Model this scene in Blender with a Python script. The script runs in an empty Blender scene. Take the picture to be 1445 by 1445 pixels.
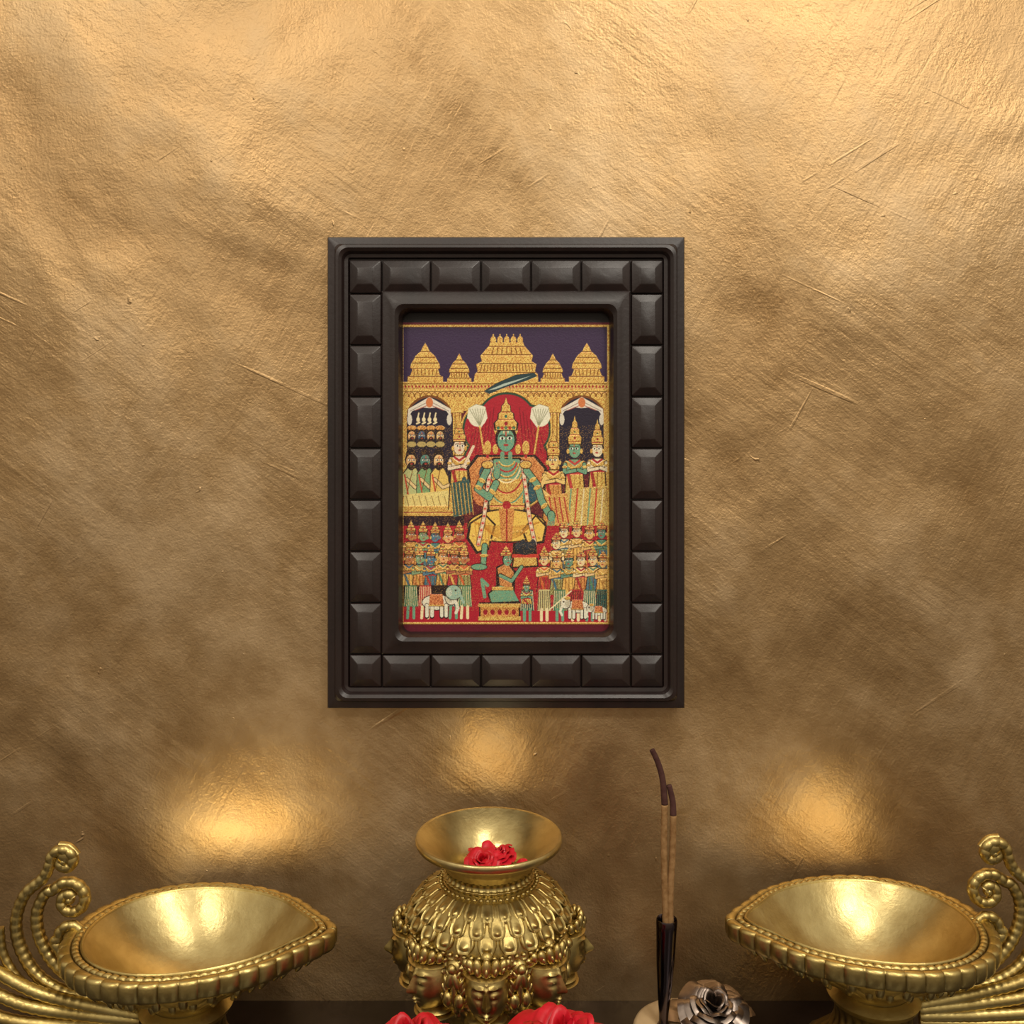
import bpy, math, random
import numpy as np
from mathutils import Vector, Matrix
random.seed(4); rng=np.random.RandomState(7)
sc=bpy.context.scene
sc.view_settings.view_transform='Standard'
F=1300.0; D=0.642; CX=722.5; HY=640.0
def P(px,py,d): return Vector(((px-CX)/F*d, d-D, (HY-py)/F*d))
SHZ=P(0,1412,D).z
# ---------------- camera
cam=bpy.data.cameras.new('camera'); co=bpy.data.objects.new('camera',cam); sc.collection.objects.link(co)
co.location=(0,-D,0); co.rotation_euler=(math.pi/2,0,0)
cam.sensor_width=36; cam.lens=F/1445*36; cam.shift_y=-(722.5-HY)/1445; cam.clip_start=0.01
sc.camera=co
def s2l(c):
    c=np.asarray(c,dtype=float)/255.0
    return np.where(c<=0.04045,c/12.92,((c+0.055)/1.055)**2.4)
def lin(r,g,b): 
    v=s2l((r,g,b)); return (float(v[0]),float(v[1]),float(v[2]),1)
# ---------------- material helpers
class NT:
    def __init__(s,name):
        s.m=bpy.data.materials.new(name); s.m.use_nodes=True; s.t=s.m.node_tree; s.t.nodes.clear()
        s.o=s.n('ShaderNodeOutputMaterial'); s.b=s.n('ShaderNodeBsdfPrincipled'); s.l(s.b.outputs[0],s.o.inputs[0])
    def n(s,ty,**k):
        x=s.t.nodes.new(ty)
        for a,b in k.items(): setattr(x,a,b)
        return x
    def l(s,a,b): s.t.links.new(a,b)
    def set(s,**k):
        for a,b in k.items(): s.b.inputs[a.replace('_',' ')].default_value=b
    def noise(s,vec,scale,detail=3,rough=.5,dist=0):
        x=s.n('ShaderNodeTexNoise'); x.inputs['Scale'].default_value=scale; x.inputs['Detail'].default_value=detail
        x.inputs['Roughness'].default_value=rough; x.inputs['Distortion'].default_value=dist
        if vec is not None: s.l(vec,x.inputs['Vector'])
        return x.outputs['Fac']
    def mapping(s,vec,rot=(0,0,0),sca=(1,1,1)):
        # rotate first, then stretch
        a=s.n('ShaderNodeMapping'); a.inputs['Rotation'].default_value=rot; s.l(vec,a.inputs['Vector'])
        x=s.n('ShaderNodeMapping'); x.inputs['Scale'].default_value=sca; s.l(a.outputs[0],x.inputs['Vector']); return x.outputs[0]
    def ramp(s,f,stops):
        x=s.n('ShaderNodeValToRGB'); s.l(f,x.inputs[0]); e=x.color_ramp.elements
        while len(e)<len(stops): e.new(0.5)
        for i,(p,c) in enumerate(stops): e[i].position=p; e[i].color=c
        return x.outputs[0]
    def math(s,op,a,b=None):
        x=s.n('ShaderNodeMath',operation=op)
        for i,v in enumerate((a,b)):
            if v is None: continue
            if isinstance(v,(int,float)): x.inputs[i].default_value=v
            else: s.l(v,x.inputs[i])
        return x.outputs[0]
    def bump(s,h,dist,strength=1,prev=None):
        x=s.n('ShaderNodeBump'); x.inputs['Distance'].default_value=dist; x.inputs['Strength'].default_value=strength
        s.l(h,x.inputs['Height'])
        if prev is not None: s.l(prev,x.inputs['Normal'])
        return x.outputs[0]
def g(v): return (v,v,v,1)
# wall
def wall_mat():
    n=NT('gold_plaster'); tc=n.n('ShaderNodeTexCoord').outputs['Object']
    big=n.noise(tc,3.4,3,.5,.5)
    med=n.noise(n.mapping(tc,(0,.7,0),(1,1,.5)),11,5,.6,.3)
    mott=n.noise(tc,42,4,.6,.2)
    mix=n.math('ADD',n.math('MULTIPLY',big,.45),n.math('ADD',n.math('MULTIPLY',med,.35),n.math('MULTIPLY',mott,.2)))
    col=n.ramp(mix,[(.38,lin(164,131,88)),(.5,lin(186,154,110)),(.62,lin(206,178,138))])
    n.l(col,n.b.inputs['Base Color'])
    n.set(Metallic=.9)
    r=n.ramp(n.math('ADD',n.math('MULTIPLY',med,.7),n.math('MULTIPLY',mott,.3)),[(.38,g(.36)),(.62,g(.52))]); n.l(r,n.b.inputs['Roughness'])
    b=n.bump(big,.022,.65)
    b=n.bump(n.noise(tc,8.5,2,.5,.4),.004,.5,b)
    b=n.bump(med,.0022,.5,b)
    m1=n.ramp(n.noise(tc,7,2,.5),[(.42,g(0)),(.6,g(1))]); m2=n.ramp(n.noise(tc,6.1,2,.5),[(.45,g(1)),(.6,g(0))])
    st=n.math('MULTIPLY',n.noise(n.mapping(tc,(0,.95,0),(1,1,.10)),130,3,.6,.3),m1)
    b=n.bump(st,.0008,.6,b)
    st2=n.math('MULTIPLY',n.noise(n.mapping(tc,(0,-.5,0),(1,1,.12)),110,3,.6,.4),m2)
    b=n.bump(st2,.0008,.6,b)
    b=n.bump(n.noise(tc,150,3,.6,.3),.0006,.5,b)
    b=n.bump(n.noise(tc,560,3,.6),.0004,.65,b)
    for rot,sd,th in ((-1.0,150,.71),(1.15,125,.725),(-.5,140,.72)):
        sn=n.noise(n.mapping(tc,(0,rot,0),(1,1,.026)),sd,1,.3,.12)
        msk=n.noise(tc,sd*.12,2,.5)
        sr=n.math('MULTIPLY',n.ramp(sn,[(th,g(0)),(th+.03,g(1))]),n.ramp(msk,[(.54,g(0)),(.64,g(1))]))
        b=n.bump(sr,.0005,.5,b)
    pit=n.ramp(n.noise(tc,95,2,.5,.5),[(.74,g(0)),(.79,g(1))]); b=n.bump(pit,.001,.5,b)
    n.l(b,n.b.inputs['Normal']); return n.m
def brass_mat(name='brass',patina=True,rough=.35,base=(198,178,116)):
    n=NT(name); tc=n.n('ShaderNodeTexCoord').outputs['Object']
    no=n.noise(tc,60,4,.6)
    c=n.ramp(no,[(.3,lin(base[0]-26,base[1]-30,base[2]-28)),(.7,lin(*base))])
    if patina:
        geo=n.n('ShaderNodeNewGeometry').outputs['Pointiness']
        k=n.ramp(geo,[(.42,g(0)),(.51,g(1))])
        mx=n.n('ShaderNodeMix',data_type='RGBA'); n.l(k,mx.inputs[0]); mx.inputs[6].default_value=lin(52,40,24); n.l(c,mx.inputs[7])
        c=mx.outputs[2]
    n.l(c,n.b.inputs['Base Color']); n.set(Metallic=1.0)
    rr=n.ramp(n.noise(tc,35,3,.6),[(.3,g(rough-.05)),(.7,g(rough+.08))]); n.l(rr,n.b.inputs['Roughness'])
    b=n.bump(n.noise(tc,110,3,.6),.0006,.3)
    n.l(n.bump(n.noise(tc,400,3,.6),.0003,.4,b),n.b.inputs['Normal']); return n.m
def wood_mat():
    n=NT('dark_lacquered_wood'); tc=n.n('ShaderNodeTexCoord').outputs['Object']
    c=n.ramp(n.noise(n.mapping(tc,(0,0,0),(1,1,.2)),60,4,.6),[(.3,lin(26,16,15)),(.7,lin(40,26,24))])
    n.l(c,n.b.inputs['Base Color']); n.set(Roughness=.42); n.b.inputs['Coat Weight'].default_value=.15; n.b.inputs['Coat Roughness'].default_value=.26
    n.l(n.bump(n.noise(tc,260,3,.6),.0004,.35),n.b.inputs['Normal']); return n.m
def simple(name,c,rough=.5,metal=0,sc_=80,amp=12,sheen=0):
    n=NT(name); tc=n.n('ShaderNodeTexCoord').outputs['Object']
    lo=tuple(max(0,v-amp) for v in c); hi=tuple(min(255,v+amp) for v in c)
    n.l(n.ramp(n.noise(tc,sc_,3,.6),[(.3,lin(*lo)),(.7,lin(*hi))]),n.b.inputs['Base Color']); n.set(Roughness=rough,Metallic=metal)
    n.l(n.bump(n.noise(tc,sc_*5,2,.5),.0003,.3),n.b.inputs['Normal']); return n.m
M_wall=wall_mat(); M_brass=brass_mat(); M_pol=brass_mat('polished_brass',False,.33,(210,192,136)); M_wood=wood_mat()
# ---------------- mesh builder
class MB:
    def __init__(s): s.v=[];s.f=[];s.m=[]
    def add(s,vs,fs,m=0):
        o=len(s.v); s.v+= [tuple(v) for v in vs]; s.f+=[tuple(i+o for i in f) for f in fs]; s.m+=[m]*len(fs)
    def grid(s,rows,closed=True,m=0,cap0=False,cap1=False):
        nR=len(rows); nC=len(rows[0]); vs=[p for r in rows for p in r]; fs=[]
        for i in range(nR-1):
            for j in range(nC if closed else nC-1):
                k=(j+1)%nC; fs.append((i*nC+j,i*nC+k,(i+1)*nC+k,(i+1)*nC+j))
        if cap0: fs.append(tuple(range(nC))[::-1])
        if cap1: fs.append(tuple((nR-1)*nC+j for j in range(nC)))
        s.add(vs,fs,m)
    def ell(s,c,r,rot=None,m=0,nu=14,nv=9):
        c=Vector(c); rows=[]
        for i in range(nv+1):
            t=math.pi*(i/nv); t=min(max(t,.04),math.pi-.04)
            row=[]
            for j in range(nu):
                a=2*math.pi*j/nu
                p=Vector((r[0]*math.sin(t)*math.cos(a),r[1]*math.sin(t)*math.sin(a),r[2]*math.cos(t)))
                if rot is not None: p=rot@p
                row.append(c+p)
            rows.append(row)
        s.grid(rows,True,m,True,True)
    def lathe(s,prof,c=(0,0),n=96,m=0,fn=None,cap0=False,cap1=False):
        rows=[]
        for i,(r,z) in enumerate(prof):
            row=[]
            for j in range(n):
                a=2*math.pi*j/n
                rr=r+(fn(a,i/(len(prof)-1),z) if fn else 0)
                row.append((c[0]+rr*math.cos(a),c[1]+rr*math.sin(a),z))
            rows.append(row)
        s.grid(rows,True,m,cap0,cap1)
    def tube(s,pts,rad,n=12,m=0,sub=8):
        pts=[Vector(p) for p in pts]; q=[]
        if sub>1:
            for i in range(len(pts)-1):
                p0=pts[max(i-1,0)];p1=pts[i];p2=pts[i+1];p3=pts[min(i+2,len(pts)-1)]
                for k in range(sub):
                    t=k/sub
                    q.append(.5*((2*p1)+(-p0+p2)*t+(2*p0-5*p1+4*p2-p3)*t*t+(-p0+3*p1-3*p2+p3)*t**3))
            q.append(pts[-1])
        else: q=pts
        rows=[]; up=Vector((0,1,0)); L=0
        tot=sum((q[i+1]-q[i]).length for i in range(len(q)-1))
        for i,p in enumerate(q):
            t=(q[min(i+1,len(q)-1)]-q[max(i-1,0)]).normalized()
            if i>0: L+=(p-q[i-1]).length
            if abs(t.dot(up))>.95: up=Vector((1,0,0))
            a=t.cross(up).normalized(); b=a.cross(t).normalized(); up=b
            r=rad(L/tot,L) if callable(rad) else rad
            rows.append([p+(a*math.cos(2*math.pi*k/n)+b*math.sin(2*math.pi*k/n))*r for k in range(n)])
        s.grid(rows,True,m,True,True)
    def obj(s,name,mats,smooth=True,sharp=None,loc=(0,0,0),flip=False,parent=None):
        me=bpy.data.meshes.new(name)
        v=[(-x,y,z) for x,y,z in s.v] if flip else s.v
        me.from_pydata(v,[],s.f)
        for mt in mats: me.materials.append(mt)
        me.polygons.foreach_set('material_index',s.m)
        import bmesh
        bm=bmesh.new(); bm.from_mesh(me); bmesh.ops.recalc_face_normals(bm,faces=bm.faces); bm.to_mesh(me); bm.free()
        me.polygons.foreach_set('use_smooth',[smooth]*len(me.polygons))
        if sharp: me.set_sharp_from_angle(angle=sharp)
        me.update()
        o=bpy.data.objects.new(name,me); o.location=loc; sc.collection.objects.link(o)
        if parent: o.parent=parent
        return o
def box(mb,x0,x1,y0,y1,z0,z1,m=0):
    v=[(x,y,z) for z in (z0,z1) for y in (y0,y1) for x in (x0,x1)]
    mb.add(v,[(0,1,3,2),(4,6,7,5),(0,4,5,1),(2,3,7,6),(0,2,6,4),(1,5,7,3)],m)
# ---------------- wall, shelf & floor
mb=MB(); box(mb,-1.5,1.5,0,.08,-1.2,1.5); mb.obj('wall_back',[M_wall],False)
M_shelf=simple('dark_stone_shelf',(34,24,20),.3,0,25,10)
mb=MB(); box(mb,-1.5,1.5,-.30,0,SHZ-.03,SHZ); mb.obj('shelf',[M_shelf],False)
M_floor=simple('dark_wood_floor',(70,48,34),.5,0,6,12)
mb=MB(); box(mb,-1.5,1.5,-3,.08,-1.25,-1.2); mb.obj('floor',[M_floor],False)
# ---------------- picture frame
def rrect(x0,x1,z0,z1,r,y,n=8):
    pts=[]
    for cx,cz,a0 in ((x1-r,z1-r,0),(x0+r,z1-r,90),(x0+r,z0+r,180),(x1-r,z0+r,270)):
        for k in range(n+1):
            a=math.radians(a0+90*k/n); pts.append((cx+r*math.cos(a),y,cz+r*math.sin(a)))
    return pts
df=.627; u=df/F
fx0,fx1=(461-CX)*u,(967-CX)*u; fz0,fz1=(HY-1001)*u,(HY-333)*u
mb=MB(); rows=[]
for ins,dep,r in [(0,0,1),(0,12,1),(1.5,13.5,1.5),(11,14.5,8),(13,16.5,14),(17,17,14),(21,15.5,13),(24,12.5,11),(29,12,3),(30.5,9.5,1),(76.5,9.5,1),(77,13,1),(79,14,2),(87,14.3,3),(91,15.2,9),(96,15.6,13),(101,13.6,14),(103.5,9,14),(105,1,12)]:
    rows.append(rrect(fx0+ins*u,fx1-ins*u,fz0+ins*u,fz1-ins*u,max(r,.4)*u,-dep*.001))
mb.grid(rows,True)
def block(xa,xb,ya,yb):
    x0,x1=(xa-CX)*u,(xb-CX)*u; z0,z1=(HY-yb)*u,(HY-ya)*u
    rr=[]
    ins=min(12,(xb-xa)*.27)
    for i,dep,r in [(0.7,9,1),(0.9,11.9,1.2),(1.8,12.6,1.2),(2.6,12.8,1.2),(ins-.6,15.0,1.2),(ins+.8,15.3,1.2)]:
        rr.append(rrect(x0+i*u,x1-i*u,z0+i*u,z1-i*u,r*u,-dep*.001,2))
    mb.grid(rr,True,0,False,True)
xs=[491.5,538,607.5,678.5,749.5,820.5,891,937]
ys=[365.5,413.5]+[413.5+73*i for i in range(1,7)]+[924.5,971.5]
for i in range(7):
    block(xs[i],xs[i+1],ys[0],ys[1]); block(xs[i],xs[i+1],ys[-2],ys[-1])
for j in range(1,len(ys)-2):
    block(xs[0],xs[1],ys[j],ys[j+1]); block(xs[6],xs[7],ys[j],ys[j+1])
frame=bpy.data.objects.new('framed_tanjore_painting',None); sc.collection.objects.link(frame)
mb.obj('wooden_frame',[M_wood],True,math.radians(20),parent=frame)
# ---------------- the painting artwork (vertex painted sheet)
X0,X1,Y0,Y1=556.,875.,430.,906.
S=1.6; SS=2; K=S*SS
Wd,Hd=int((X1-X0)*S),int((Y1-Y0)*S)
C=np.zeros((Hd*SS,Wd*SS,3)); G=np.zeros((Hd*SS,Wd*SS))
def bb(a,b,c,d):
    i0=max(0,int((a-X0)*K)-2); i1=min(Wd*SS,int((b-X0)*K)+3); j0=max(0,int((c-Y0)*K)-2); j1=min(Hd*SS,int((d-Y0)*K)+3)
    if i1<=i0 or j1<=j0: return None
    jj,ii=np.mgrid[j0:j1,i0:i1]; return slice(j0,j1),slice(i0,i1),X0+(ii+.5)/K,Y0+(jj+.5)/K
def put(b,m,c,gg):
    sub=C[b[0],b[1]]; sub[m]=c; G[b[0],b[1]][m]=gg
def E(cx,cy,rx,ry,c,gg=0,ang=0,top=None,bot=None):
    R=max(rx,ry); b=bb(cx-R,cx+R,cy-R,cy+R)
    if b is None: return
    x=b[2]-cx;y=b[3]-cy;ca,sa=math.cos(math.radians(ang)),math.sin(math.radians(ang))
    m=((x*ca+y*sa)/rx)**2+((-x*sa+y*ca)/ry)**2<1
    if top is not None: m&=b[3]<top
    if bot is not None: m&=b[3]>bot
    put(b,m,c,gg)
def PG(pts,c,gg=0):
    xs_=[p[0] for p in pts]; ys_=[p[1] for p in pts]; b=bb(min(xs_),max(xs_),min(ys_),max(ys_))
    if b is None: return
    m=np.zeros(b[2].shape,bool); n=len(pts)
    for i in range(n):
        x1,y1=pts[i];x2,y2=pts[(i+1)%n]
        if y1==y2: continue
        m^=((b[3]>=min(y1,y2))&(b[3]<max(y1,y2))&(b[2]<(x2-x1)*(b[3]-y1)/(y2-y1)+x1))
    put(b,m,c,gg)
def R(x0,y0,x1,y1,c,gg=0): PG([(x0,y0),(x1,y0),(x1,y1),(x0,y1)],c,gg)
def L(pts,w,c,gg=0):
    for (x1,y1),(x2,y2) in zip(pts[:-1],pts[1:]):
        b=bb(min(x1,x2)-w,max(x1,x2)+w,min(y1,y2)-w,max(y1,y2)+w)
        if b is None: continue
        dx,dy=x2-x1,y2-y1; q=max(dx*dx+dy*dy,1e-6)
        t=np.clip(((b[2]-x1)*dx+(b[3]-y1)*dy)/q,0,1)
        put(b,(b[2]-x1-t*dx)**2+(b[3]-y1-t*dy)**2<(w/2)**2,c,gg)
def arc(cx,cy,rx,ry,a0,a1,w,c,gg=0,n=14):
    L([(cx+rx*math.cos(math.radians(a0+(a1-a0)*k/n)),cy+ry*math.sin(math.radians(a0+(a1-a0)*k/n))) for k in range(n+1)],w,c,gg)
GO=(226,176,84); GD=(120,70,28); RED=(168,30,46); DR=(96,18,34); INK=(38,24,24); CR=(234,214,168); GRN=(110,158,128); YEL=(236,192,92); PUR=(56,38,70); ORG=(214,124,60); TEAL=(60,112,110)
C[:]=(20,13,16)  # near-black fill; along the top it is frame shadow painted into the artwork
R(564,455,872,906,DR); R(566,458,860,881,GO,1); R(569,461.5,857,878,PUR)
def gop(cx,yb,w,yt):
    h=yb-yt
    PG([(cx-w*.5,yb),(cx-w*.5,yb-h*.16),(cx-w*.42,yb-h*.2),(cx-w*.36,yb-h*.34),(cx-w*.42,yb-h*.38),(cx-w*.4,yb-h*.48),(cx-w*.27,yb-h*.68),(cx-w*.12,yb-h*.8),(cx-w*.07,yb-h*.9),(cx,yt),(cx+w*.07,yb-h*.9),(cx+w*.12,yb-h*.8),(cx+w*.27,yb-h*.68),(cx+w*.4,yb-h*.48),(cx+w*.42,yb-h*.38),(cx+w*.36,yb-h*.34),(cx+w*.42,yb-h*.2),(cx+w*.5,yb-h*.16),(cx+w*.5,yb)],GO,1)
    for k,ww in ((.17,.48),(.36,.4),(.5,.36),(.64,.27),(.78,.14)): L([(cx-w*ww,yb-h*k),(cx+w*ww,yb-h*k)],1.1,GD)
    for k in range(-3,4): L([(cx+k*w*.11,yb-h*.34),(cx+k*w*.1,yb-h*.2)],1,GD)
gop(600,541,50,484); gop(828,541,50,484); gop(648,541,34,499); gop(780,541,34,499)
PG([(668,541),(670,528),(674,524),(672,514),(680,510),(678,502),(690,488),(692,483),(738,483),(740,488),(752,502),(750,510),(757,514),(755,524),(759,528),(760,541)],GO,1)
for y,a in ((526,42),(513,38),(501,34),(489,25)): L([(715-a,y),(715+a,y)],1.2,GD)
for k in range(-8,9): L([(715+k*4.6,524),(715+k*4.4,515)],1,GD)
for k in range(-3,4): L([(715+k*7,500),(715+k*6.2,491)],1.2,GD)
for k in range(-2,3): E(715+k*9.5,480,4,5.5,GO,1); L([(715+k*9.5,476),(715+k*9.5,472)],1.6,GO,1)
R(569,539,857,582,GO,1)
for y in (542,548,553): L([(569,y),(857,y)],1.1,GD)
for k in range(60): E(572+k*4.9,545.5,1.2,1.6,RED)
for k in range(36): arc(573+k*8,560,3.6,6,180,360,1,GD,n=6)
R(569,580,857,742,(96,30,40)); R(569,738,857,878,RED)
for cx in (606,821):
    E(cx,602,37,44,GD); E(cx,603,34.5,42,(36,28,46)); R(cx-34.5,600,cx+34.5,(700 if cx<700 else 668),(36,28,46))
    for sx in (-1,1):
        PG([(cx,560),(cx+sx*30,577),(cx+sx*31,590),(cx+sx*24,580),(cx+sx*10,575),(cx,576)],(222,214,196))
        L([(cx,566),(cx+sx*27,580)],1,(150,130,120)); L([(cx,571),(cx+sx*20,579)],1,(170,90,80))
        E(cx+sx*28,592,3.5,8,(214,206,186))
    E(cx,568,5,7,(205,120,70))
arcs=((715,592,40,37),(684,606,30,34),(746,606,30,34),(715,660,62,60))
for off,cc,gg in ((4,GO,1),(1.5,(40,70,52),0),(-1.5,RED,0)):
    for (ex,ey,rx,ry) in arcs: E(ex,ey,rx+off,ry+off,cc,gg)
for sx in (-1,1):
    for k in range(7): L([(715+sx*(18+k*5),575+k*6),(715+sx*(24+k*5),640)],1,(120,18,34))
for cx in (645,783):
    R(cx-6,576,cx+6,742,GO,1); L([(cx-3,580),(cx-3,740)],1,GD); L([(cx+3,580),(cx+3,740)],1,GD); R(cx-9,576,cx+9,583,GO,1); L([(cx-9,583),(cx+9,583)],1,GD)
for x0 in (569,852): R(x0,576,x0+5,742,GO,1)
PG([(683,552),(700,541),(728,529),(754,526),(758,531),(744,537),(712,547),(690,556)],(40,62,66)); PG([(688,551),(712,541),(750,530),(730,538),(700,549)],(176,190,176))
for sx,fx in ((-1,674),(1,763)):
    PG([(fx-4*sx,605),(fx-15,590),(fx-13,576),(fx-2,570),(fx+11,574),(fx+14,590)],(226,222,196)); E(fx,588,13,14,(226,222,196))
    for k in range(-3,4): L([(fx-3*sx,602),(fx+k*3.8,577)],.9,(150,150,120))
    L([(fx-3*sx,602),(fx-9*sx,640)],2.6,GO,1)
def crown(x,y,w,h):
    pts=[(-1,0),(-1.1,.22),(-.75,.34),(-.72,.5),(-.45,.58),(-.4,.74),(-.16,.82),(0,1),(.16,.82),(.4,.74),(.45,.58),(.72,.5),(.75,.34),(1.1,.22),(1,0)]
    PG([(x+a*w*1.16,y+.8-b*h*1.04) for a,b in pts],INK)
    PG([(x+a*w,y-b*h) for a,b in pts],GO,1)
    for k,ww in ((.08,.95),(.32,.72),(.56,.45)): L([(x-w*ww,y-h*k),(x+w*ww,y-h*k)],1,(150,36,34))
    E(x,y-h*.2,w*.18,w*.2,(150,30,40)); E(x,y-h*.42,w*.13,w*.16,(50,110,90))
def face(x,y,r,skin,turn=0,beard=False,hair=INK):
    E(x,y-r*.1,r*1.04,r*1.3,hair)
    E(x,y+r*.08,r*.82,r*1.12,skin)
    t=turn*r*.22
    for sx in (-1,1):
        ex=x+t+sx*r*.36
        E(ex,y-r*.1,r*.25,r*.15,(240,235,220)); E(ex+t*.3,y-r*.1,r*.11,r*.14,INK)
        arc(ex,y-r*.22,r*.3,r*.2,200,340,max(.7,r*.09),INK,n=5)
    L([(x+t,y-r*.1),(x+t*1.4,y+r*.3)],max(.6,r*.08),(90,60,50))
    if beard: 
        E(x+t*.4,y+r*.95,r*.62,r*.7,INK); L([(x-r*.35+t,y+r*.42),(x+r*.35+t,y+r*.42)],r*.2,INK)
    E(x+t,y+r*.55,r*.24,r*.12,(170,50,50))
    L([(x+t,y-r*.75),(x+t,y-r*.35)],max(.7,r*.1),(200,60,40))
def person(x,y,r,skin,cloth,sash=RED,turn=0,crownh=2.4,hb=6,beard=False,arm=1,legs=False,gold=True):
    PG([(x-r*1.7,y+r*1.9),(x-r*.8,y+r*1.3),(x+r*.8,y+r*1.3),(x+r*1.7,y+r*1.9),(x+r*1.3,y+r*3.6),(x+r*1.7,y+r*hb),(x-r*1.7,y+r*hb),(x-r*1.3,y+r*3.6)],INK)
    PG([(x-r*1.4,y+r*2.0),(x-r*.7,y+r*1.45),(x+r*.7,y+r*1.45),(x+r*1.4,y+r*2.0),(x+r*1.1,y+r*3.6),(x-r*1.1,y+r*3.6)],skin)
    PG([(x-r*1.1,y+r*3.2),(x+r*1.1,y+r*3.2),(x+r*1.55,y+r*hb),(x-r*1.55,y+r*hb)],cloth,1 if gold else 0)
    L([(x-r*1.2,y+r*1.9),(x,y+r*2.8),(x+r*1.2,y+r*1.9)],r*.55,GO,1); L([(x-r*.7,y+r*1.6),(x,y+r*2.1),(x+r*.7,y+r*1.6)],r*.3,sash)
    L([(x-r*1.1,y+r*3.4),(x+r*1.1,y+r*3.4)],r*.35,sash)
    L([(x-r*.9,y+r*3.6),(x+r*.3,y+r*hb)],r*.5,sash)
    for k in (-.7,0,.7): L([(x+k*r,y+r*3.6),(x+k*r*1.2,y+r*hb)],.9,GD)
    for sx in (-1,1):
        L([(x+sx*r*1.35,y+r*2.1),(x+sx*r*1.5,y+r*3.3),(x+arm*r*.5,y+r*2.9)],r*.62,INK); L([(x+sx*r*1.35,y+r*2.1),(x+sx*r*1.5,y+r*3.3),(x+arm*r*.5,y+r*2.9)],r*.45,skin)
        E(x+sx*r*1.42,y+r*2.5,r*.35,r*.2,GO,1)
    face(x,y,r,skin,turn,beard)
    for sx in (-1,1): E(x+sx*r*.95,y+r*.3,r*.2,r*.35,GO,1)
    if crownh: crown(x,y-r*.75,r*.85,r*crownh)
for k in range(4):
    x=590+k*8; E(x,592,2.6,3.4,CR); L([(x,588),(x+1,583)],2,CR); L([(x-2,598),(x+2,596)],2.4,CR)
for k,x in enumerate((581,595,608,621)):
    R(x-6,605,x+6,632,(30,22,26)); E(x,604,6.5,3.5,(196,120,60),1); face(x,615,6.3,[(226,178,120),(70,100,130),(216,170,110),(222,188,130)][k],.4,True)
    E(x,627,6.5,4,(180,160,100))
for k,(x,col) in enumerate(((580,(186,190,130)),(600,(120,160,110)),(619,(222,188,100)))):
    PG([(x-12,668),(x-6,660),(x+8,660),(x+14,672),(x+18,700),(x-13,702)],INK); PG([(x-11,669),(x-5,661),(x+7,661),(x+13,673),(x+16,699),(x-12,700)],col)
    L([(x-6,676),(x+6,688),(x+16,684)],5.5,INK); L([(x-6,676),(x+6,688),(x+16,684)],4,(226,196,140)); E(x,641,7,8,INK); face(x,650,8.3,[(220,176,120),(84,130,120),(226,186,130)][k],.5,True); E(x,638,6,4,INK)
    L([(x-9,670),(x-4,698)],2,(200,70,50)); L([(x+2,664),(x-6,698)],1,GD)
PG([(570,698),(632,692),(640,716),(570,722)],(226,206,130)); 
for k in range(7): L([(573+k*9,700),(578+k*9,718)],1,(140,110,60))
R(569,714,650,730,GO,1); L([(569,723),(650,723)],1.2,(150,40,40))
R(569,728,655,742,(44,24,34))
person(648,630,9.5,(228,206,176),YEL,RED,.4,3.4,9.5)
person(843,634,9,(232,216,180),YEL,RED,-.4,4,9.5)
person(811,634,10,GRN,YEL,(190,60,60),-.4,4,9)
for k in range(5): L([(796+k*6,708),(792+k*7,738)],3,[CR,RED,GRN,CR,RED][k])
PG([(800,690),(856,686),(858,742),(796,742)],(214,190,110),1)
for k in range(6): L([(806+k*9,690),(802+k*9,740)],2,[GRN,(200,60,50),CR,GRN,(200,60,50),CR][k])
# Throne
PG([(664,704),(658,660),(672,642),(756,642),(772,660),(768,704)],INK); PG([(667,702),(662,662),(675,645),(753,645),(768,662),(764,702)],(200,90,56),1)
E(686,668,10,12,(44,84,96)); E(750,692,12,16,(44,84,96)); E(680,700,12,14,(190,60,50),1)
person(781,650,9.5,(232,196,120),ORG,RED,-.5,3.6,9)
L([(770,672),(762,690),(774,700)],5,(232,196,120)); PG([(764,700),(800,696),(806,736),(772,742)],(224,150,80),1)
for k in range(5): L([(768+k*7,702),(774+k*7,738)],1.6,(178,40,50))
L([(656,655),(668,630)],4,(228,206,176)); L([(655,676),(650,720)],6,(44,80,90)); PG([(636,682),(662,676),(668,722),(640,730)],(52,86,84)); 
for k in range(6): L([(638+k*5,682),(643+k*5,726)],1.2,GO,1)
# main figure
PG([(680,664),(696,646),(734,646),(750,664),(744,700),(740,728),(690,728),(686,700)],INK)
PG([(683,664),(698,648),(732,648),(747,664),(741,700),(738,727),(692,727),(689,700)],GRN)
PG([(692,676),(738,676),(738,727),(692,727)],GO,1)
E(715,742,56,24,INK); E(715,742,54,22,YEL); PG([(662,738),(684,724),(700,740),(690,776),(672,782),(658,760)],INK); PG([(665,739),(684,727),(697,741),(688,773),(674,778),(662,759)],YEL)
PG([(756,726),(772,742),(768,766),(744,770),(736,748)],INK); PG([(756,729),(769,743),(765,763),(746,767),(739,749)],YEL)
for k in range(9): arc(715,735,48-k*2,8+k*2.2,10,170,1,(190,130,50))
for k in range(5): L([(670+k*5,738),(674+k*4,772)],1,(190,130,50))
for k in range(16): E(668+k*6.2,756+6*math.sin(k*.45),1.8,1.8,GO,1)
L([(684,770),(682,796)],9,INK); L([(684,770),(682,796)],7,GRN); E(676,800,12,5,INK); E(676,800,11,4,GRN); E(683,784,6,2.2,GO,1)
for k in range(8): arc(715,650,11+k*3.2,8+k*7.6,12,168,2.2,[GO,(178,40,48),GO,CR,GO,(178,40,48),GO,GRN][k],[1,0,1,0,1,0,1,0][k])
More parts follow.
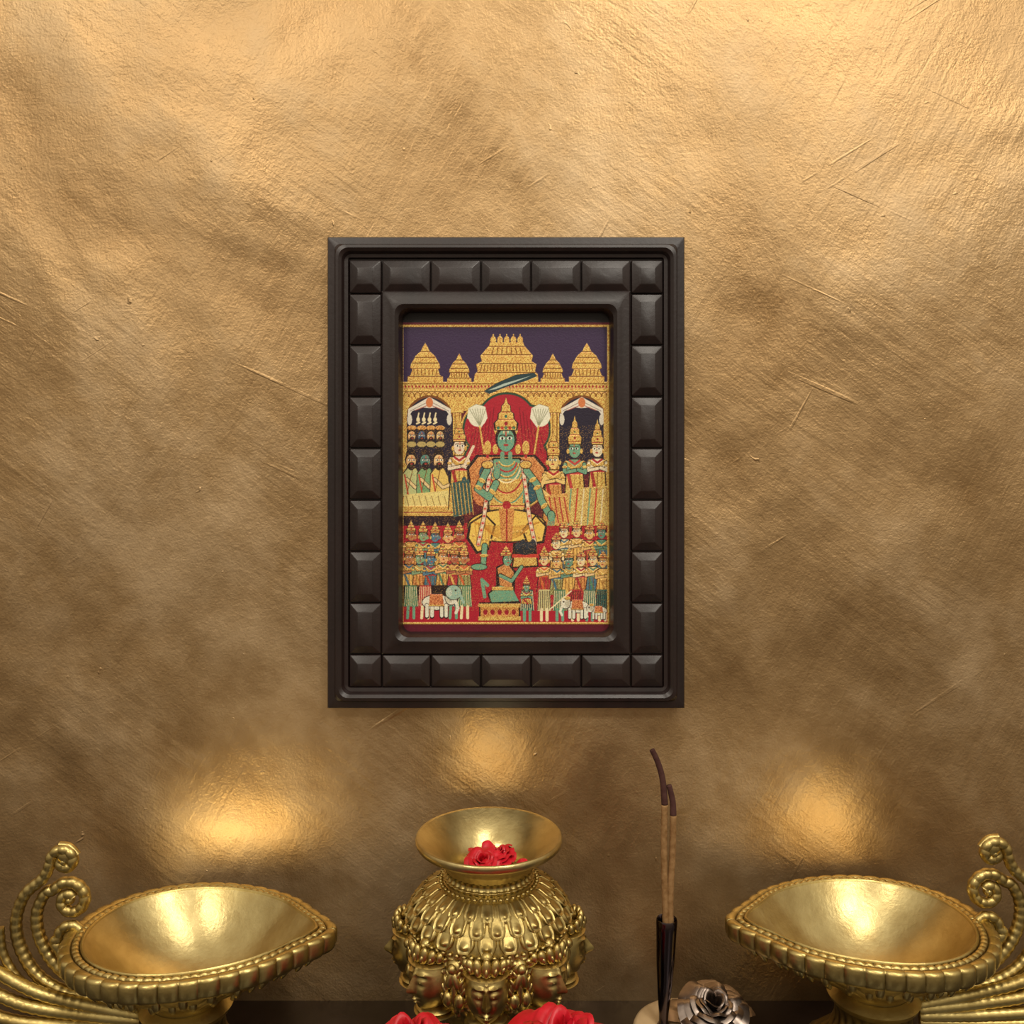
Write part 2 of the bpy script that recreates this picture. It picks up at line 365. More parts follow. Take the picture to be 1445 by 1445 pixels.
R(691,710,740,718,GO,1); L([(691,714),(740,714)],1.4,RED); E(715,713,6,6,(170,36,46)); PG([(704,718),(726,718),(722,764),(708,764)],(206,102,54),1); L([(715,718),(715,764)],2,RED)
for sx in (-1,1):
    pts=[(715+sx*22,652),(715+sx*27,690),(715+sx*32,730),(715+sx*40,768)]
    L(pts,6.5,INK); L(pts,5,(226,190,160)); 
    for k in range(24):
        t=k/23*3; i=min(int(t),2); q=t-i; E(pts[i][0]+(pts[i+1][0]-pts[i][0])*q,pts[i][1]+(pts[i+1][1]-pts[i][1])*q,1.9,1.4,(204,70,64) if k%2 else (240,224,190))
for pts in ([(687,664),(674,690),(690,702),(700,682)],[(743,664),(758,684),(764,706),(774,724)]):
    L(pts,11,INK); L(pts,9,GRN)
for (ex,ey,a) in ((680,678,-60),(752,677,60),(695,694,-50),(768,714,50),(675,688,-60),(758,688,60)): E(ex,ey,5.5,3,GO,1,a+90)
E(701,668,5.5,9,INK); E(701,668,4.6,8,GRN); E(778,728,6,8,INK); E(778,728,5,7,GRN)
for k in range(4): L([(698.5+k*2,664),(697+k*2.8,655)],1.8,GRN); L([(775+k*2.4,732),(773+k*2.8,741)],1.8,GRN)
for sx in (-1,1): E(715+sx*27,656,9,6,INK); E(715+sx*27,656,8,5,GO,1); E(715+sx*27,632,5,10,GO,1); E(715+sx*16,634,4,7,GO,1); E(715+sx*27,644,2,3,RED)
L([(709,640),(709,650)],6,GRN); L([(720,640),(720,650)],6,GRN); 
E(714,606,17,14,GO,1); face(714,620,14.5,(104,160,134),0); 
for sx in (-1,1): L([(714+sx*3.4,600),(714+sx*3,611)],1.3,CR)
crown(714,607,14,46)
for k in range(5): E(703+k*5.5,604,2,2.4,(180,40,44) if k%2 else (50,120,90))
PG([(724,766),(756,764),(760,800),(722,802)],INK); PG([(726,784),(756,782),(758,798),(724,800)],GO,1); R(722,782,760,787,(190,60,50)); E(741,774,15,9,(38,40,46)); 
for k in range(4): E(731+k*7,770-(k%2)*4,4,5,(50,54,62))
PG([(700,800),(716,792),(728,806),(726,838),(734,850),(692,852),(688,838),(700,826)],INK); PG([(702,802),(716,795),(725,808),(722,828),(706,830)],(196,96,60),1)
PG([(690,838),(706,826),(724,832),(732,848),(694,850)],GRN); L([(706,812),(722,820),(736,800)],6,INK); L([(706,812),(722,820),(736,800)],4.4,GRN); L([(688,826),(680,818),(684,842)],5,GRN)
face(716,790,7,GRN,.8); crown(714,784,7,14); R(694,828,724,833,GO,1)
R(676,850,734,874,INK); R(678,855,732,873,(196,110,50),1); R(675,852,735,857,GO,1); R(675,870,735,876,GO,1)
for k in range(5): E(685+k*10,864,3,4,(150,30,40))
cols=[(210,100,56),(66,110,130),(206,156,80),(170,46,54),(80,130,100),(226,180,96)]
sk=[(180,120,76),(130,160,120),(80,120,140),(224,170,110),(170,96,70)]
i=0
for yy,xx in ((757,(580,597,614,632,648)),(788,(577,592,608,625,641,655))):
    for x in xx:
        person(x,yy+((i*5)%4-2),6.6,sk[i%5],cols[i%6],cols[(i+2)%6],.8,2.4,8.5 if yy<770 else 6.5,gold=(i%2==0))
        E(x+5,yy+2,3.2,2.4,sk[i%5]); i+=1
R(569,826,660,856,INK)
for k,x in enumerate((580,600,640,656)):
    PG([(x-8,826),(x+8,826),(x+10,856),(x-10,856)],[(60,110,80),(176,50,54),(60,96,110),(70,120,84)][k])
    for q in range(-3,4): L([(x+q*2.4,828),(x+q*3,855)],.9,CR)
    L([(x-4,856),(x-5,872)],4,CR if k%2 else GRN); L([(x+4,856),(x+4,872)],4,CR if k%2 else GRN)
def beast(x,y,s,f):
    E(x,y,20*s,11*s,INK); E(x,y,19*s,10*s,(222,218,196))
    for q in (-13,-6,7,13): L([(x+q*s,y+4*s),(x+q*s,y+19*s)],6*s,INK); L([(x+q*s,y+4*s),(x+q*s,y+18*s)],4.6*s,(222,218,196))
    E(x+f*20*s,y-6*s,9*s,10*s,INK); E(x+f*20*s,y-6*s,8*s,9*s,(222,218,196)); L([(x+f*25*s,y-2*s),(x+f*29*s,y+8*s),(x+f*26*s,y+14*s)],4*s,(222,218,196)); E(x+f*17*s,y-5*s,4*s,6*s,(190,184,160)); E(x+f*23*s,y-8*s,1.2,1.2,INK)
    PG([(x-9*s,y-11*s),(x+8*s,y-11*s),(x+10*s,y+5*s),(x-10*s,y+5*s)],(196,60,50),1); L([(x-10*s,y+4*s),(x+10*s,y+4*s)],1.5,GO,1)
    E(x+f*17*s,y-14*s,5*s,3*s,GO,1)
beast(616,850,1.05,1); E(640,836,12,11,INK); E(640,836,11,10,(150,180,160)); L([(648,836),(654,850)],4,(150,180,160)); E(643,833,1.3,1.3,INK); E(634,836,4,6,(190,200,180))
i=3
for yy,xx in ((752,(796,814,832,849)),(768,(785,)),(792,(768,786,803,820,837,851))):
    for x in xx:
        person(x,yy+((i*7)%4-2),6.8,[(230,196,140),(222,178,110),(96,140,120),(236,210,160)][i%4],cols[(i+1)%6],cols[(i+4)%6],-.7,1.6 if i%2 else 2.2,8.5 if yy<780 else 6.8,gold=(i%2==1)); i+=1
for k,x in enumerate((744,768,790,812,832,850)):
    PG([(x-8,832),(x+8,832),(x+10,862),(x-10,862)],[(40,70,70),(206,196,140),(60,110,80),(176,50,54),(70,110,90),(60,100,90)][k]); 
    for q in range(-3,4): L([(x+q*2.4,834),(x+q*3,861)],.9,INK if k%2 else CR)
    L([(x-4,860),(x-4,875)],4.2,[GRN,CR][k%2]); L([(x+4,860),(x+4,875)],4.2,[GRN,CR][k%2])
person(743,828,4.8,GRN,GO,RED,.3,2.4,5)
beast(815,856,.85,-1); beast(845,862,.6,-1)
L([(806,834),(776,860)],2,CR)
for (a,b_) in (((567.5,459.5),(858.5,459.5)),((567.5,459.5),(567.5,879.5)),((858.5,459.5),(858.5,879.5)),((567.5,879.5),(858.5,879.5))): L([a,b_],3,GO,1)
R(564,881,872,906,(92,20,36))
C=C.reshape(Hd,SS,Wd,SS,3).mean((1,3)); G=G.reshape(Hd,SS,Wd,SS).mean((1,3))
jj,ii=np.mgrid[0:Hd,0:Wd]; px=ii/S; py=jj/S
n1=rng.rand(Hd,Wd); n1=(n1+np.roll(n1,1,0)+np.roll(n1,1,1)+np.roll(n1,(1,1),(0,1)))/4
wave=np.sin(px*2.0+1.8*np.sin(py*.7))*np.sin(py*1.9+1.6*np.sin(px*.55))
fil=np.clip(.66+.5*wave+1.9*(n1-.5),0,1)[...,None]
gold=np.array((255,222,134))*fil+np.array((150,80,36))*(1-fil)
tint=C*.42+gold*.58
C=C*(1-G[...,None])+ (tint)*G[...,None]
C*= (1.1+ .22*(n1-.5))[...,None]
court=(py+Y0>600)&(py+Y0<862)&(px+X0>570)&(px+X0<856)
dots=(rng.rand(Hd,Wd)>.93)&court; C[dots]=C[dots]*.35+np.array((236,182,94))*.65
dots=(rng.rand(Hd,Wd)>.965)&court; C[dots]=C[dots]*.45
C=np.clip(C,0,255)
da=.6395; ua=da/F
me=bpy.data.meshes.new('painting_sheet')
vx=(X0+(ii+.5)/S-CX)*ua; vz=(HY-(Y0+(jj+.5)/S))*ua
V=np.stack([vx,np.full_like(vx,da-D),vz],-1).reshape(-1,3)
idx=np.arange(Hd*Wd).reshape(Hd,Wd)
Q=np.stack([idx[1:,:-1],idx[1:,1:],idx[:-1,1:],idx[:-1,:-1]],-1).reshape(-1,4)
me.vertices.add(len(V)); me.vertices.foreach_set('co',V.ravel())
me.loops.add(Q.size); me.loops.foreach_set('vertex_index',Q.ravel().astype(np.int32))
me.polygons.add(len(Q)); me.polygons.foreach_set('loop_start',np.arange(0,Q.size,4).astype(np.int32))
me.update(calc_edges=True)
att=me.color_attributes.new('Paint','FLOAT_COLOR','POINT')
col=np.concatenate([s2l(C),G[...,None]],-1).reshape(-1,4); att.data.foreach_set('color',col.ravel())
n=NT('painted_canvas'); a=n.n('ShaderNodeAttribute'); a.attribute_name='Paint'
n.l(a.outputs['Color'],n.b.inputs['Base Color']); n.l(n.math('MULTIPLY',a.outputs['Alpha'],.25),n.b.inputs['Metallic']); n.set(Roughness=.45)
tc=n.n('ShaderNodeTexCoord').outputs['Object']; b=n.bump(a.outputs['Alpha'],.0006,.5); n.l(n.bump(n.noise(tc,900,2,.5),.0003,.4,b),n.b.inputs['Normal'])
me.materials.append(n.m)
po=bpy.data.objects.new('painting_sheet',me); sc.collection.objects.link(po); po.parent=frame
# ---------------- diya
def diya(name,cpx,cpy,d,flip,rotz):
    mb=MB(); k=.56/F
    A,B=190*k,162*k; mexp=.42; N=880
    base=[]
    for i in range(N):
        t=2*math.pi*i/N
        base.append((A*math.cos(t),B*math.sin(t)*abs(math.sin(t/2))**mexp*(1-.15*math.exp(-((math.cos(t)-.86)/.16)**2))))
    al=[0]
    for i in range(N): 
        a=base[i]; b=base[(i+1)%N]; al.append(al[-1]+math.hypot(b[0]-a[0],b[1]-a[1]))
    tot=al[-1]
    NP=40
    def ring(s,z,scal=0,rnd=0,c=(0,0),cut=None,ph=0,npt=NP,mix=0,rr=0,pw=.45):
        row=[]
        for i in range(N):
            x,y=base[i]; ph_=al[i]/tot*npt+ph; w=abs(math.sin(math.pi*ph_))
            s2=s+scal*(w**pw)
            x2,y2=x*s2+c[0],y*s2
            if mix:
                t=2*math.pi*i/N; x2=x2*(1-mix)+(c[0]+rr*math.cos(t))*mix; y2=y2*(1-mix)+rr*math.sin(t)*mix
            row.append((x2,y2,z+rnd*(w**.5)))
        return row
    mm=.001
    rows=[]; dep=38*mm; si=.825
    for i in range(26):
        q=min((i+.3)/25.3 if i<25 else 1,1)
        z=-dep*(1-q**2.4); f=max(0,1-q)
        rows.append(ring(si*q,z,c=(-6*mm*f,0),mix=.55*f,rr=.05*q+.001))
    mb.grid(rows,True,1,True,False)
    # rim: inner cord, carved leaf row (double frequency), flat scalloped edge
    rows=[ring(si,0),ring(si+.008,1.2*mm),ring(si+.016,1.4*mm),ring(si+.024,1.0*mm),ring(si+.029,-.4*mm),ring(si+.034,-.5*mm,0,.3*mm,npt=2*NP),ring(si+.046,-.1*mm,0,1.1*mm,npt=2*NP),ring(si+.062,.0*mm,0,1.2*mm,npt=2*NP),ring(si+.078,-.1*mm,0,.9*mm,npt=2*NP),ring(si+.088,-.7*mm,0,.1*mm),
      ring(si+.094,-.6*mm,.002,.5*mm),ring(si+.100,.0*mm,.006,.6*mm),ring(si+.125,.0*mm,.018,.5*mm),ring(si+.140,-.6*mm,.026,.4*mm),ring(si+.145,-2.0*mm,.032,.2*mm),ring(si+.145,-6.0*mm,.032),ring(si+.143,-9.0*mm,.030),ring(si+.134,-11.0*mm,.022),ring(si+.105,-12*mm,.012),ring(si+.075,-12*mm)]
    mb.grid(rows,True,0)
    def outs(q): return ((.9*(1-q)**.62*.75+.225)*.98, -11.5*mm-31.5*mm*q, -10*mm*q, q*q)
    rows=[]
    for i in range(30):
        q=i/29; s,z,cx,mx=outs(q)
        lob=.04*math.sin(math.pi*min(1,q*1.15))**.7
        rows.append(ring(s,z,lob,0,c=(cx,0),npt=30,ph=.5,mix=mx,rr=.021))
    mb.grid(rows,True,0)
    for j in range(30):
        for q,sz in ((.16,(2.6,1.8,4.6)),(.42,(2.3,1.8,4.2))):
            i=int((j+(.5 if q>.3 else 0))/30*N)%N; x,y=base[i]; s,z,cx,mx=outs(q); s+=.04
            t=2*math.pi*i/N
            xx=(x*s+cx)*(1-mx)+(cx+.021*math.cos(t))*mx; yy=y*s*(1-mx)+.021*math.sin(t)*mx
            rot=Vector((xx,yy,-.5*abs(xx)-.01)).normalized().to_track_quat('Y','Z').to_matrix()
            mb.ell((xx,yy,z),tuple(v*mm for v in sz),rot,0,10,7)
    H=(HY-cpy)/F*d-SHZ
    st=[(.021,-42*mm),(.024,-43.5*mm),(.0275,-46*mm),(.026,-49*mm),(.0235,-51*mm),(.022,-56*mm),(.0225,-62*mm),(.026,-70*mm),(.034,-77*mm),(.043,-H+8*mm),(.047,-H+5*mm),(.048,-H+1*mm),(.047,-H)]
    mb.lathe(st,(-10*mm,0),96,0,lambda a,t,z:.0007*math.cos(24*a) if t>.4 else 0,cap1=True)
    def hp(x,y,yy=0): return ((x-287)*k,yy,(1310-y)*k)
    def rope(r0,r1,fr=640,amp=.13):
        return lambda t,l:(r0+(r1-r0)*t)*(1+amp*abs(math.sin(l*fr)))
    def spiral(cx,cy,r0,a0,turn,n=14,yy=0):
        return [hp(cx+r0*(1-.8*i/n)*math.cos(math.radians(a0+turn*i/n)),cy-r0*(1-.8*i/n)*math.sin(math.radians(a0+turn*i/n)),yy) for i in range(n+1)]
    feats=[
      (-.001,[(190,1422),(110,1405),(60,1380),(32,1340),(24,1300),(36,1262),(62,1238)],(92,1214,20,190,-400),(8.5,7)),
      (.002,[(190,1416),(118,1392),(76,1362),(54,1325),(50,1290),(62,1262)],(97,1272,28,150,-470),(8.5,7)),
      (.0,[(185,1408),(130,1384),(96,1354),(78,1330)],(102,1322,20,185,-430),(8,6)),
      (-.006,[(190,1428),(100,1412),(44,1384),(14,1342),(8,1302)],None,(8,5)),
      (-.010,[(200,1430),(120,1408),(60,1385),(0,1352),(-40,1322),(-72,1278)],(-58,1262,18,180,-400),(8.5,7)),
      (-.013,[(200,1436),(120,1420),(50,1400),(-10,1372),(-60,1332),(-100,1282)],(-84,1266,20,180,-400),(8.5,7)),
      (-.016,[(200,1444),(120,1434),(40,1418),(-20,1394),(-80,1350),(-124,1294)],(-106,1280,20,180,-400),(8.5,7)),
      (-.016,[(200,1452),(120,1446),(40,1434),(-30,1412),(-92,1372),(-146,1312)],(-126,1300,20,180,-400),(8.5,6.5)),
    ]
    for yy,pts,sp,(ra,rb) in feats:
        p=[hp(x,y,yy*(.2+.8*min(1,i/2))) for i,(x,y) in enumerate(pts)]
        if sp: p+=spiral(*sp,yy=yy); 
        mb.tube(p,rope(ra*k,rb*k),14,0,18)
        if sp: mb.ell(hp(sp[0],sp[1],yy),(6.5*k,8*k,6.5*k),None,0,12,8)
    mb.ell(hp(94,1207,0),(14*k,10*k,14*k),None,0,16,10)
    mb.tube([hp(84,1192),hp(98,1194),hp(110,1206)],5*k,8,0,6)
    mb.tube([hp(110,1402),hp(160,1412),hp(215,1412),hp(250,1404)],lambda t,l:(9+10*t)*k,16,0,8)
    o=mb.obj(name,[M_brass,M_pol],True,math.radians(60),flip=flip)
    o.location=P(cpx,cpy,d); o.rotation_euler=(0,0,rotz); return o
diya('brass_diya',287,1310,.56,False,0)
diya('brass_diya',1209,1297,.570,True,0)
# ---------------- kalash with faces
def kalash():
    mb=MB(); d=.575; c=P(690,1178,d); Z=c.z
    mm=.001
    H=Z-SHZ
    def dense(pr,n=6):
        out=[]
        for i in range(len(pr)-1):
            p0=pr[max(i-1,0)];p1=pr[i];p2=pr[i+1];p3=pr[min(i+2,len(pr)-1)]
            for k in range(n):
                t=k/n; out.append(tuple(.5*(2*p1[a]+(p2[a]-p0[a])*t+(2*p0[a]-5*p1[a]+4*p2[a]-p3[a])*t*t+(-p0[a]+3*p1[a]-3*p2[a]+p3[a])*t**3) for a in (0,1)))
        out.append(pr[-1]); return out
    inner=[(.0435,0),(.036,-5*mm),(.029,-11*mm),(.0235,-18*mm),(.021,-26*mm),(.020,-36*mm)]
    mb.lathe(dense(inner),n=128,m=1,cap1=True)
    outer=[(.0435,0),(.0450,.3*mm),(.0458,-1.5*mm),(.0452,-4*mm),(.0435,-5.5*mm),(.0405,-7*mm),(.034,-11*mm),(.0295,-15*mm),(.0275,-19*mm)]
    mb.lathe(dense(outer),n=128,m=1)
    neck=[(.0275,-19*mm),(.0265,-21*mm),(.0272,-23*mm),(.0285,-24*mm),(.0275,-26*mm)]
    mb.lathe(dense(neck),n=256,m=0,fn=lambda a,t,z:.0004*math.cos(40*a))
    body=[(.0275,-26*mm),(.031,-28*mm),(.034,-29*mm),(.040,-33*mm),(.045,-38*mm),(.0485,-45*mm),(.050,-52*mm),(.0505,-58*mm),(.0485,-70*mm),(.045,-82*mm),(.038,-95*mm),(.030,-106*mm),(.024,-114*mm),(.023,-118*mm),(.030,-124*mm),(.038,-H+6*mm),(.040,-H+3*mm),(.040,-H)]
    def bf(a,t,z):
        w=0; zz=-z/mm
        if 52<zz<92: w+=.0010*math.sin(zz*1.3)*math.sin(36*a+zz*.5)
        if 90<zz<112: w+=.0014*abs(math.sin(8*a))
        return w
    mb.lathe(dense(body,10),n=480,fn=bf,cap1=True)
    def at(a,r,z): return Vector((r*math.cos(a),r*math.sin(a),z))
    # carved overlapping petals: raised rim, sunken field and a central seed
    def plate(a0,wa,zt,zb,rt,rb_,bul):
        rows=[]; nv,nu=16,14
        for i in range(nv+1):
            v=i/nv; row=[]
            prof=math.sqrt(max(0,1-max(0,(v-.30)/.70)**2.0)) if v>.30 else 1
            for j in range(nu+1):
                uu=-1+2*j/nu
                edge=max(abs(uu),(v-.5)*2 if v>.5 else 0)
                r=rt+(rb_-rt)*v+bul*math.sin(math.pi*min(1,v*.85+.1))+ .0013*math.exp(-((edge-.76)/.13)**2)+.0020*math.exp(-((v-.5)/.17)**2-(uu/.30)**2)
                r-=.0026*(max(abs(uu)-.86,0)/.14)+.0028*(max(v-.92,0)/.08)
                row.append(at(a0+wa*uu*max(prof,.04),r,zt+(zb-zt)*v))
            rows.append(row)
        mb.grid(rows,False,0)
    n1_=24
    for j in range(n1_): plate(2*math.pi*j/n1_,math.pi/n1_*.97,-28*mm,-35.5*mm,.0320,.0420,.0012)
    for j in range(n1_): plate(2*math.pi*(j+.5)/n1_,math.pi/n1_*.97,-33.5*mm,-41.5*mm,.0410,.0478,.0010)
    for j in range(n1_): plate(2*math.pi*j/n1_,math.pi/n1_*.97,-40*mm,-48.5*mm,.0468,.0512,.0008)
    for j in range(48):
        a=2*math.pi*j/48; mb.ell(at(a,.0298,-27.0*mm),(1.4*mm,1.4*mm,1.2*mm),Matrix.Rotation(a,3,'Z'),0,8,6)
    for j in range(72):
        a=2*math.pi*j/72; mb.ell(at(a,.0505,-50*mm),(1.3*mm,1.6*mm,1.4*mm),Matrix.Rotation(a,3,'Z'),0,8,6)
    def head(a):
        s=18.0*mm; ctr=at(a,.0450,-69*mm); rot=Matrix.Rotation(a,3,'Z')
        def gss(x,y,cx,cy,sx,sy): return math.exp(-((x-cx)/sx)**2-((y-cy)/sy)**2)
        nu,nv=96,72; rows=[]
        for i in range(nv+1):
            v=min(max(i/nv,.01),.99)*math.pi; row=[]
            for j in range(nu):
                h=2*math.pi*j/nu
                fx=math.sin(v)*math.cos(h); fy=math.sin(v)*math.sin(h); fz=math.cos(v)
                w=1-.22*max(0,-fz)**1.5
                x=fx*.82; y=fy*.74*w; z=fz*1.06
                if fx>0:
                    Y=fy; Zz=fz; dd=0
                    dd+=.26*gss(Y,Zz,0,-.12,.10,.16)+.16*gss(Y,Zz,0,.10,.07,.22)
                    for sg in (-1,1):
                        dd+=.06*gss(Y,Zz,sg*.13,-.2,.07,.07)
                        dd-=.15*gss(Y,Zz,sg*.33,.14,.2,.13)
                        dd+=.20*gss(Y,Zz,sg*.34,.13,.16,.07)
                        dd-=.06*gss(Y,Zz,sg*.34,.13,.12,.018)
                        dd+=.12*gss(Y,Zz,sg*.34,.34-.25*(abs(Y)-.34)**2,.24,.035)
                        dd+=.05*gss(Y,Zz,sg*.42,-.2,.2,.2)
                    dd+=.13*gss(Y,Zz,0,-.42,.20,.045)+.13*gss(Y,Zz,0,-.54,.15,.05)-.06*gss(Y,Zz,0,-.48,.2,.02)
                    dd+=.10*gss(Y,Zz,0,-.78,.22,.14)+.05*gss(Y,Zz,0,.44,.05,.06)
                    x+=dd*min(1,fx*3)
                row.append(ctr+rot@(Vector((x,y,z))*s))
            rows.append(row)
        mb.grid(rows,True,0,True,True)
        def e(x,y,z,rx,ry,rzz,tilt=0,nu=12,nv=8,roll=0):
            mb.ell(ctr+rot@(Vector((x,y,z))*s),(rx*s,ry*s,rzz*s),rot@Matrix.Rotation(tilt,3,'Y')@Matrix.Rotation(roll,3,'X'),0,nu,nv)
        for sg in (-1,1):
            e(.1,sg*.78,.05,.14,.12,.3); e(.15,sg*.86,-.38,.16,.2,.26); e(.1,sg*.98,.25,.18,.16,.34,roll=-sg*.3)
        e(.02,0,.60,.83,.80,.10,0,28,8); e(.0,0,.74,.72,.70,.07,0,28,8)
        for q in range(7):
            an=math.radians(-72+24*q); ca,sa=math.cos(an),math.sin(an)
            hh=.30*(.55+.45*ca)
            e(.56*ca+.12,.66*sa,.74+hh*.7,.14,.16,hh,0,12,8,roll=-sa*.5)
            e(.66*ca+.14,.70*sa,.72+hh*.5,.09,.07,hh*.5,0,8,6,roll=-sa*.5)
        e(.3,0,1.10,.20,.22,.2); e(.42,0,1.08,.12,.12,.12)
        e(-.08,0,-1.0,.66,.66,.13,0,24,8); e(-.1,0,-1.14,.72,.74,.08,0,24,8)
    for j in range(8): head(-math.pi/2+j*math.pi/4)
    for j in range(8):
        a=-math.pi/2+(j+.5)*math.pi/4
        rot=Matrix.Rotation(a,3,'Z')
        mb.ell(at(a,.0480,-57*mm),(5*mm,5.5*mm,5*mm),rot,0,16,10); mb.ell(at(a,.0520,-57*mm),(3*mm,3*mm,3*mm),rot,0,12,8)
        for sg in (-1,1):
            for q in range(4): mb.ell(at(a+sg*(.05+.035*q),.0500-.0003*q,(-62-5.5*q+6*q*.2)*mm),(2.2*mm,1.5*mm,4.2*mm),rot@Matrix.Rotation(-sg*.5,3,'X'),0,10,8)
        mb.ell(at(a,.0485,-72*mm),(3*mm,2.6*mm,9*mm),rot,0,12,10)
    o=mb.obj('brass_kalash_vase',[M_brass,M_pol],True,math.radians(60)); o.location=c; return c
kc=kalash()
# ---------------- roses
M_rose=simple('red_rose_petal',(200,12,34),.42,0,60,24); M_leaf=simple('rose_sepal_green',(50,80,36),.6)
def petal(mb,c,a0,w,rb,rt,h,z0,curl,m=0,tl=None):
    rows=[]; nv=9; nu=9
    for i in range(nv+1):
        v=i/nv; row=[]
        for j in range(nu+1):
            uu=-1+2*j/nu
            edge=1-.22*uu*uu*v
            r=rb+(rt-rb)*v**.75+curl*v**4
            ang=a0+w*uu*(.35+.65*math.sin(math.pi*min(1,.15+.62*v)))
            z=z0+h*math.sin(v*math.pi/2)*edge-curl*.55*v**5+.0006*math.sin(5*uu+a0*7)*v
            p=Vector((r*math.cos(ang),r*math.sin(ang),z))
            if tl is not None: p=tl@p
            row.append(Vector(c)+p)
        rows.append(row)
    mb.grid(rows,False,m)
def rose(mb,c,Rr,h,m=0,tl=None,seed=0,layers=6):
    rd=random.Random(seed)
    for k in range(layers):
        q=(k+1)/layers; n=3+k
        for j in range(n):
            petal(mb,c,2*math.pi*(j+.37*k+rd.uniform(-.1,.1))/n,1.15*math.pi/n+.25,Rr*.12*q,Rr*(.18+.62*q),h*(1.0-.28*q*q+rd.uniform(-.05,.05)),0,Rr*(.05+.34*q*q),m,tl)
    for j in range(4): petal(mb,c,j*1.7,1.2,Rr*.03,Rr*.10,h*1.02,0,0,m,tl)
def fullrose(cx,d,Rr,h,zb=0,seed=1,tilt=0):
    mb=MB()
    tl=Matrix.Rotation(tilt,3,'Y')
    rose(mb,(0,0,h*.12),Rr,h*.88,0,tl,seed)
    for j in range(5): petal(mb,(0,0,h*.06),2*math.pi*j/5,.5,.002,Rr*.5,h*.3,0,Rr*.15,1)
    mb.ell((0,0,h*.08),(Rr*.22,Rr*.22,h*.08),None,1)
    o=mb.obj('red_rose',[M_rose,M_leaf],True); o.location=((cx-CX)/F*d,d-D,SHZ+zb); return o
fullrose(772,.478,.029,.040,0,13); fullrose(788,.480,.029,.051,.038,3,.12)
fullrose(604,.474,.026,.040,0,15); fullrose(590,.482,.023,.047,.038,5,-.15)
mb=MB(); rd=random.Random(5)
rose(mb,(-.004,-.002,0),.010,.013,0,Matrix.Rotation(.5,3,'X'),11,4); rose(mb,(.008,.004,0),.009,.012,0,Matrix.Rotation(-.4,3,'Y'),12,4)
for j in range(16):
    a=rd.uniform(0,6.28); r=rd.uniform(.004,.015)
    petal(mb,(r*math.cos(a),r*math.sin(a),rd.uniform(0,.006)),rd.uniform(0,6.28),.8,.001,.008,.005,0,.002,0,Matrix.Rotation(rd.uniform(-.8,.8),3,'X'))
o=mb.obj('rose_petals_in_vase',[M_rose],True); o.location=(kc.x+.0005,kc.y,kc.z-.021)
# ---------------- incense holder set
M_black=simple('black_chrome',(84,74,76),.16,1,20,8); M_tan=simple('cream_ceramic',(196,170,130),.4,0,40,12); M_silver=simple('silver_metal',(150,136,126),.36,1,60,16)
M_stick=simple('incense_paste',(140,104,60),.8,0,300,18); M_char=simple('charred_incense',(72,40,34),.9,0,200,10)
inc=bpy.data.objects.new('incense_stick_holder',None); sc.collection.objects.link(inc)
d=.575; bx=(968-CX)/F*d; by=d-D; zt=P(0,1406,.607).z
mb=MB(); Rb=.033
mb.lathe([(Rb-.003,SHZ),(Rb,SHZ+.002),(Rb,zt-.003),(Rb-.001,zt-.001),(Rb-.003,zt),(Rb-.008,zt),(.001,zt)],n=96,cap0=True,cap1=True)
o=mb.obj('round_base',[M_tan],True,math.radians(40)); o.location=(bx,by,0); o.parent=inc
hx0=(936-CX)/F*d; top=P(941,1296,d)
mb=MB(); rows=[]
prof=[(.0,.0042),(.01,.0042),(.05,.0028),(.12,.003),(.3,.0042),(.6,.0056),(.9,.0064),(.985,.0066),(1,.0062),(.99,.0056),(.9,.0052)]
for t,r in prof:
    cc=Vector((hx0,by,zt)).lerp(Vector((top.x,by,top.z)),t)
    rows.append([cc+Vector((r*math.cos(a),r*math.sin(a),0)) for a in [2*math.pi*i/32 for i in range(32)]])
mb.grid(rows,True,0,True,True); o=mb.obj('tapered_cup',[M_black],True,math.radians(60)); o.parent=inc
mb=MB(); rose(mb,(0,0,0),.0185,.026,0,Matrix.Rotation(.35,3,'X'),21,6)
for j in range(3): petal(mb,(0,0,0),.6+2.1*j,.5,.01,.028,.006,0,.002)
o=mb.obj('silver_rose',[M_silver],True); o.location=((1004-CX)/F*d,by,zt); o.parent=inc
def stick(pts,split):
    mb=MB(); pp=[P(x,y,d) for x,y in pts]
    mb.tube(pp[:split+1],lambda t,l:.0021*(1+.05*math.sin(l*900)),12,0,10); mb.tube(pp[split:],lambda t,l:.0021-.0004*t,12,1,10)
    mb.obj('incense_stick',[M_stick,M_char],True)
stick([(940,1318),(938,1250),(937,1190),(938,1135),(935,1100),(928,1075),(920,1058)],3)
stick([(946,1318),(946,1260),(949,1200),(950,1150),(949,1130),(944,1108)],3)
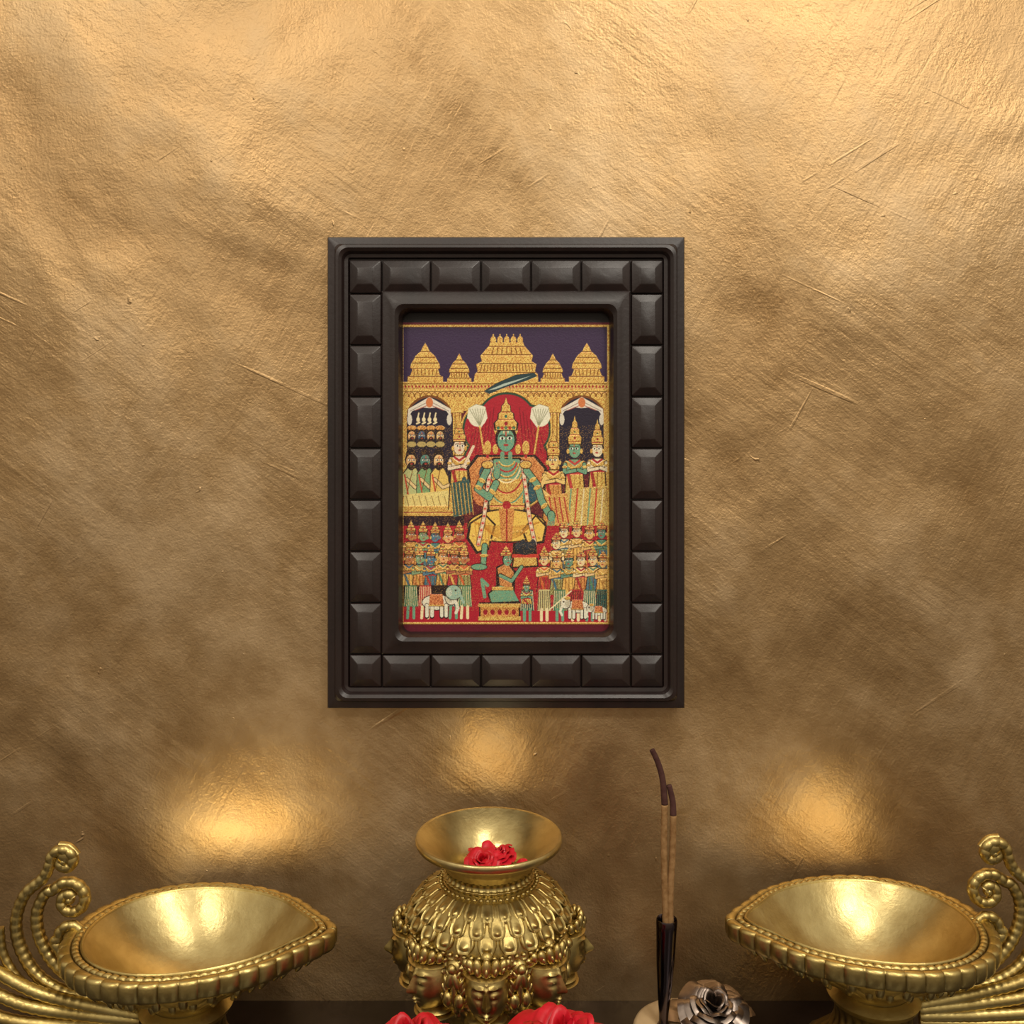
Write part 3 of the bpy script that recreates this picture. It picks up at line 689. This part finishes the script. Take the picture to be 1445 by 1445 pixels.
# ---------------- lights
def area(name,loc,tgt,size,power,col):
    l=bpy.data.lights.new(name,'AREA'); l.shape='DISK'; l.size=size; l.energy=power; l.color=col
    o=bpy.data.objects.new(name,l); o.location=loc; o.rotation_euler=(Vector(tgt)-Vector(loc)).to_track_quat('-Z','Y').to_euler(); sc.collection.objects.link(o)
area('ceiling_lamp',(.35,-1.1,1.50),(0,0,-.1),.40,9,(1,.92,.80))
area('ceiling_lamp',(-.9,-1.8,1.3),(0,0,-.1),.40,11,(1,.91,.78))
area('ceiling_lamp',(.9,-1.7,1.2),(0,0,-.1),.40,11,(1,.93,.82))
def glow(px_,py_,gap,power,rad):  # added spots with no lamp behind them, imitating bowl reflections on the wall
    l=bpy.data.lights.new('added_wall_glow','SPOT'); l.energy=power; l.color=(1,.82,.44); l.shadow_soft_size=rad; l.spot_size=math.radians(130); l.spot_blend=1
    t=P(px_,py_,D); loc=Vector((t.x*(D+gap)/D,-gap,t.z*(D+gap)/D))
    o=bpy.data.objects.new('added_wall_glow',l); o.location=loc; o.rotation_euler=(t+Vector((0,0,.02))-loc).to_track_quat('-Z','Y').to_euler(); sc.collection.objects.link(o)
glow(270,1190,.05,.06,.02); glow(330,1178,.05,.08,.02); glow(395,1165,.05,.04,.02)
glow(1165,1155,.055,.06,.022)
glow(700,1062,.06,.04,.02)
w=bpy.data.worlds.new('room_light'); sc.world=w; w.use_nodes=True; nt=w.node_tree; bg=nt.nodes['Background']
tc=nt.nodes.new('ShaderNodeTexCoord'); sp=nt.nodes.new('ShaderNodeSeparateXYZ'); rp=nt.nodes.new('ShaderNodeValToRGB')
nt.links.new(tc.outputs['Generated'],sp.inputs[0]); 
ma=nt.nodes.new('ShaderNodeMath'); ma.operation='MULTIPLY_ADD'; ma.inputs[1].default_value=.5; ma.inputs[2].default_value=.5; nt.links.new(sp.outputs['Z'],ma.inputs[0]); nt.links.new(ma.outputs[0],rp.inputs[0])
e=rp.color_ramp.elements; e[0].position=.25; e[0].color=(.06,.042,.022,1); e[1].position=.8; e[1].color=(.80,.71,.58,1)
x=e.new(.5); x.color=(.36,.29,.21,1)
nt.links.new(rp.outputs[0],bg.inputs[0]); bg.inputs[1].default_value=.95
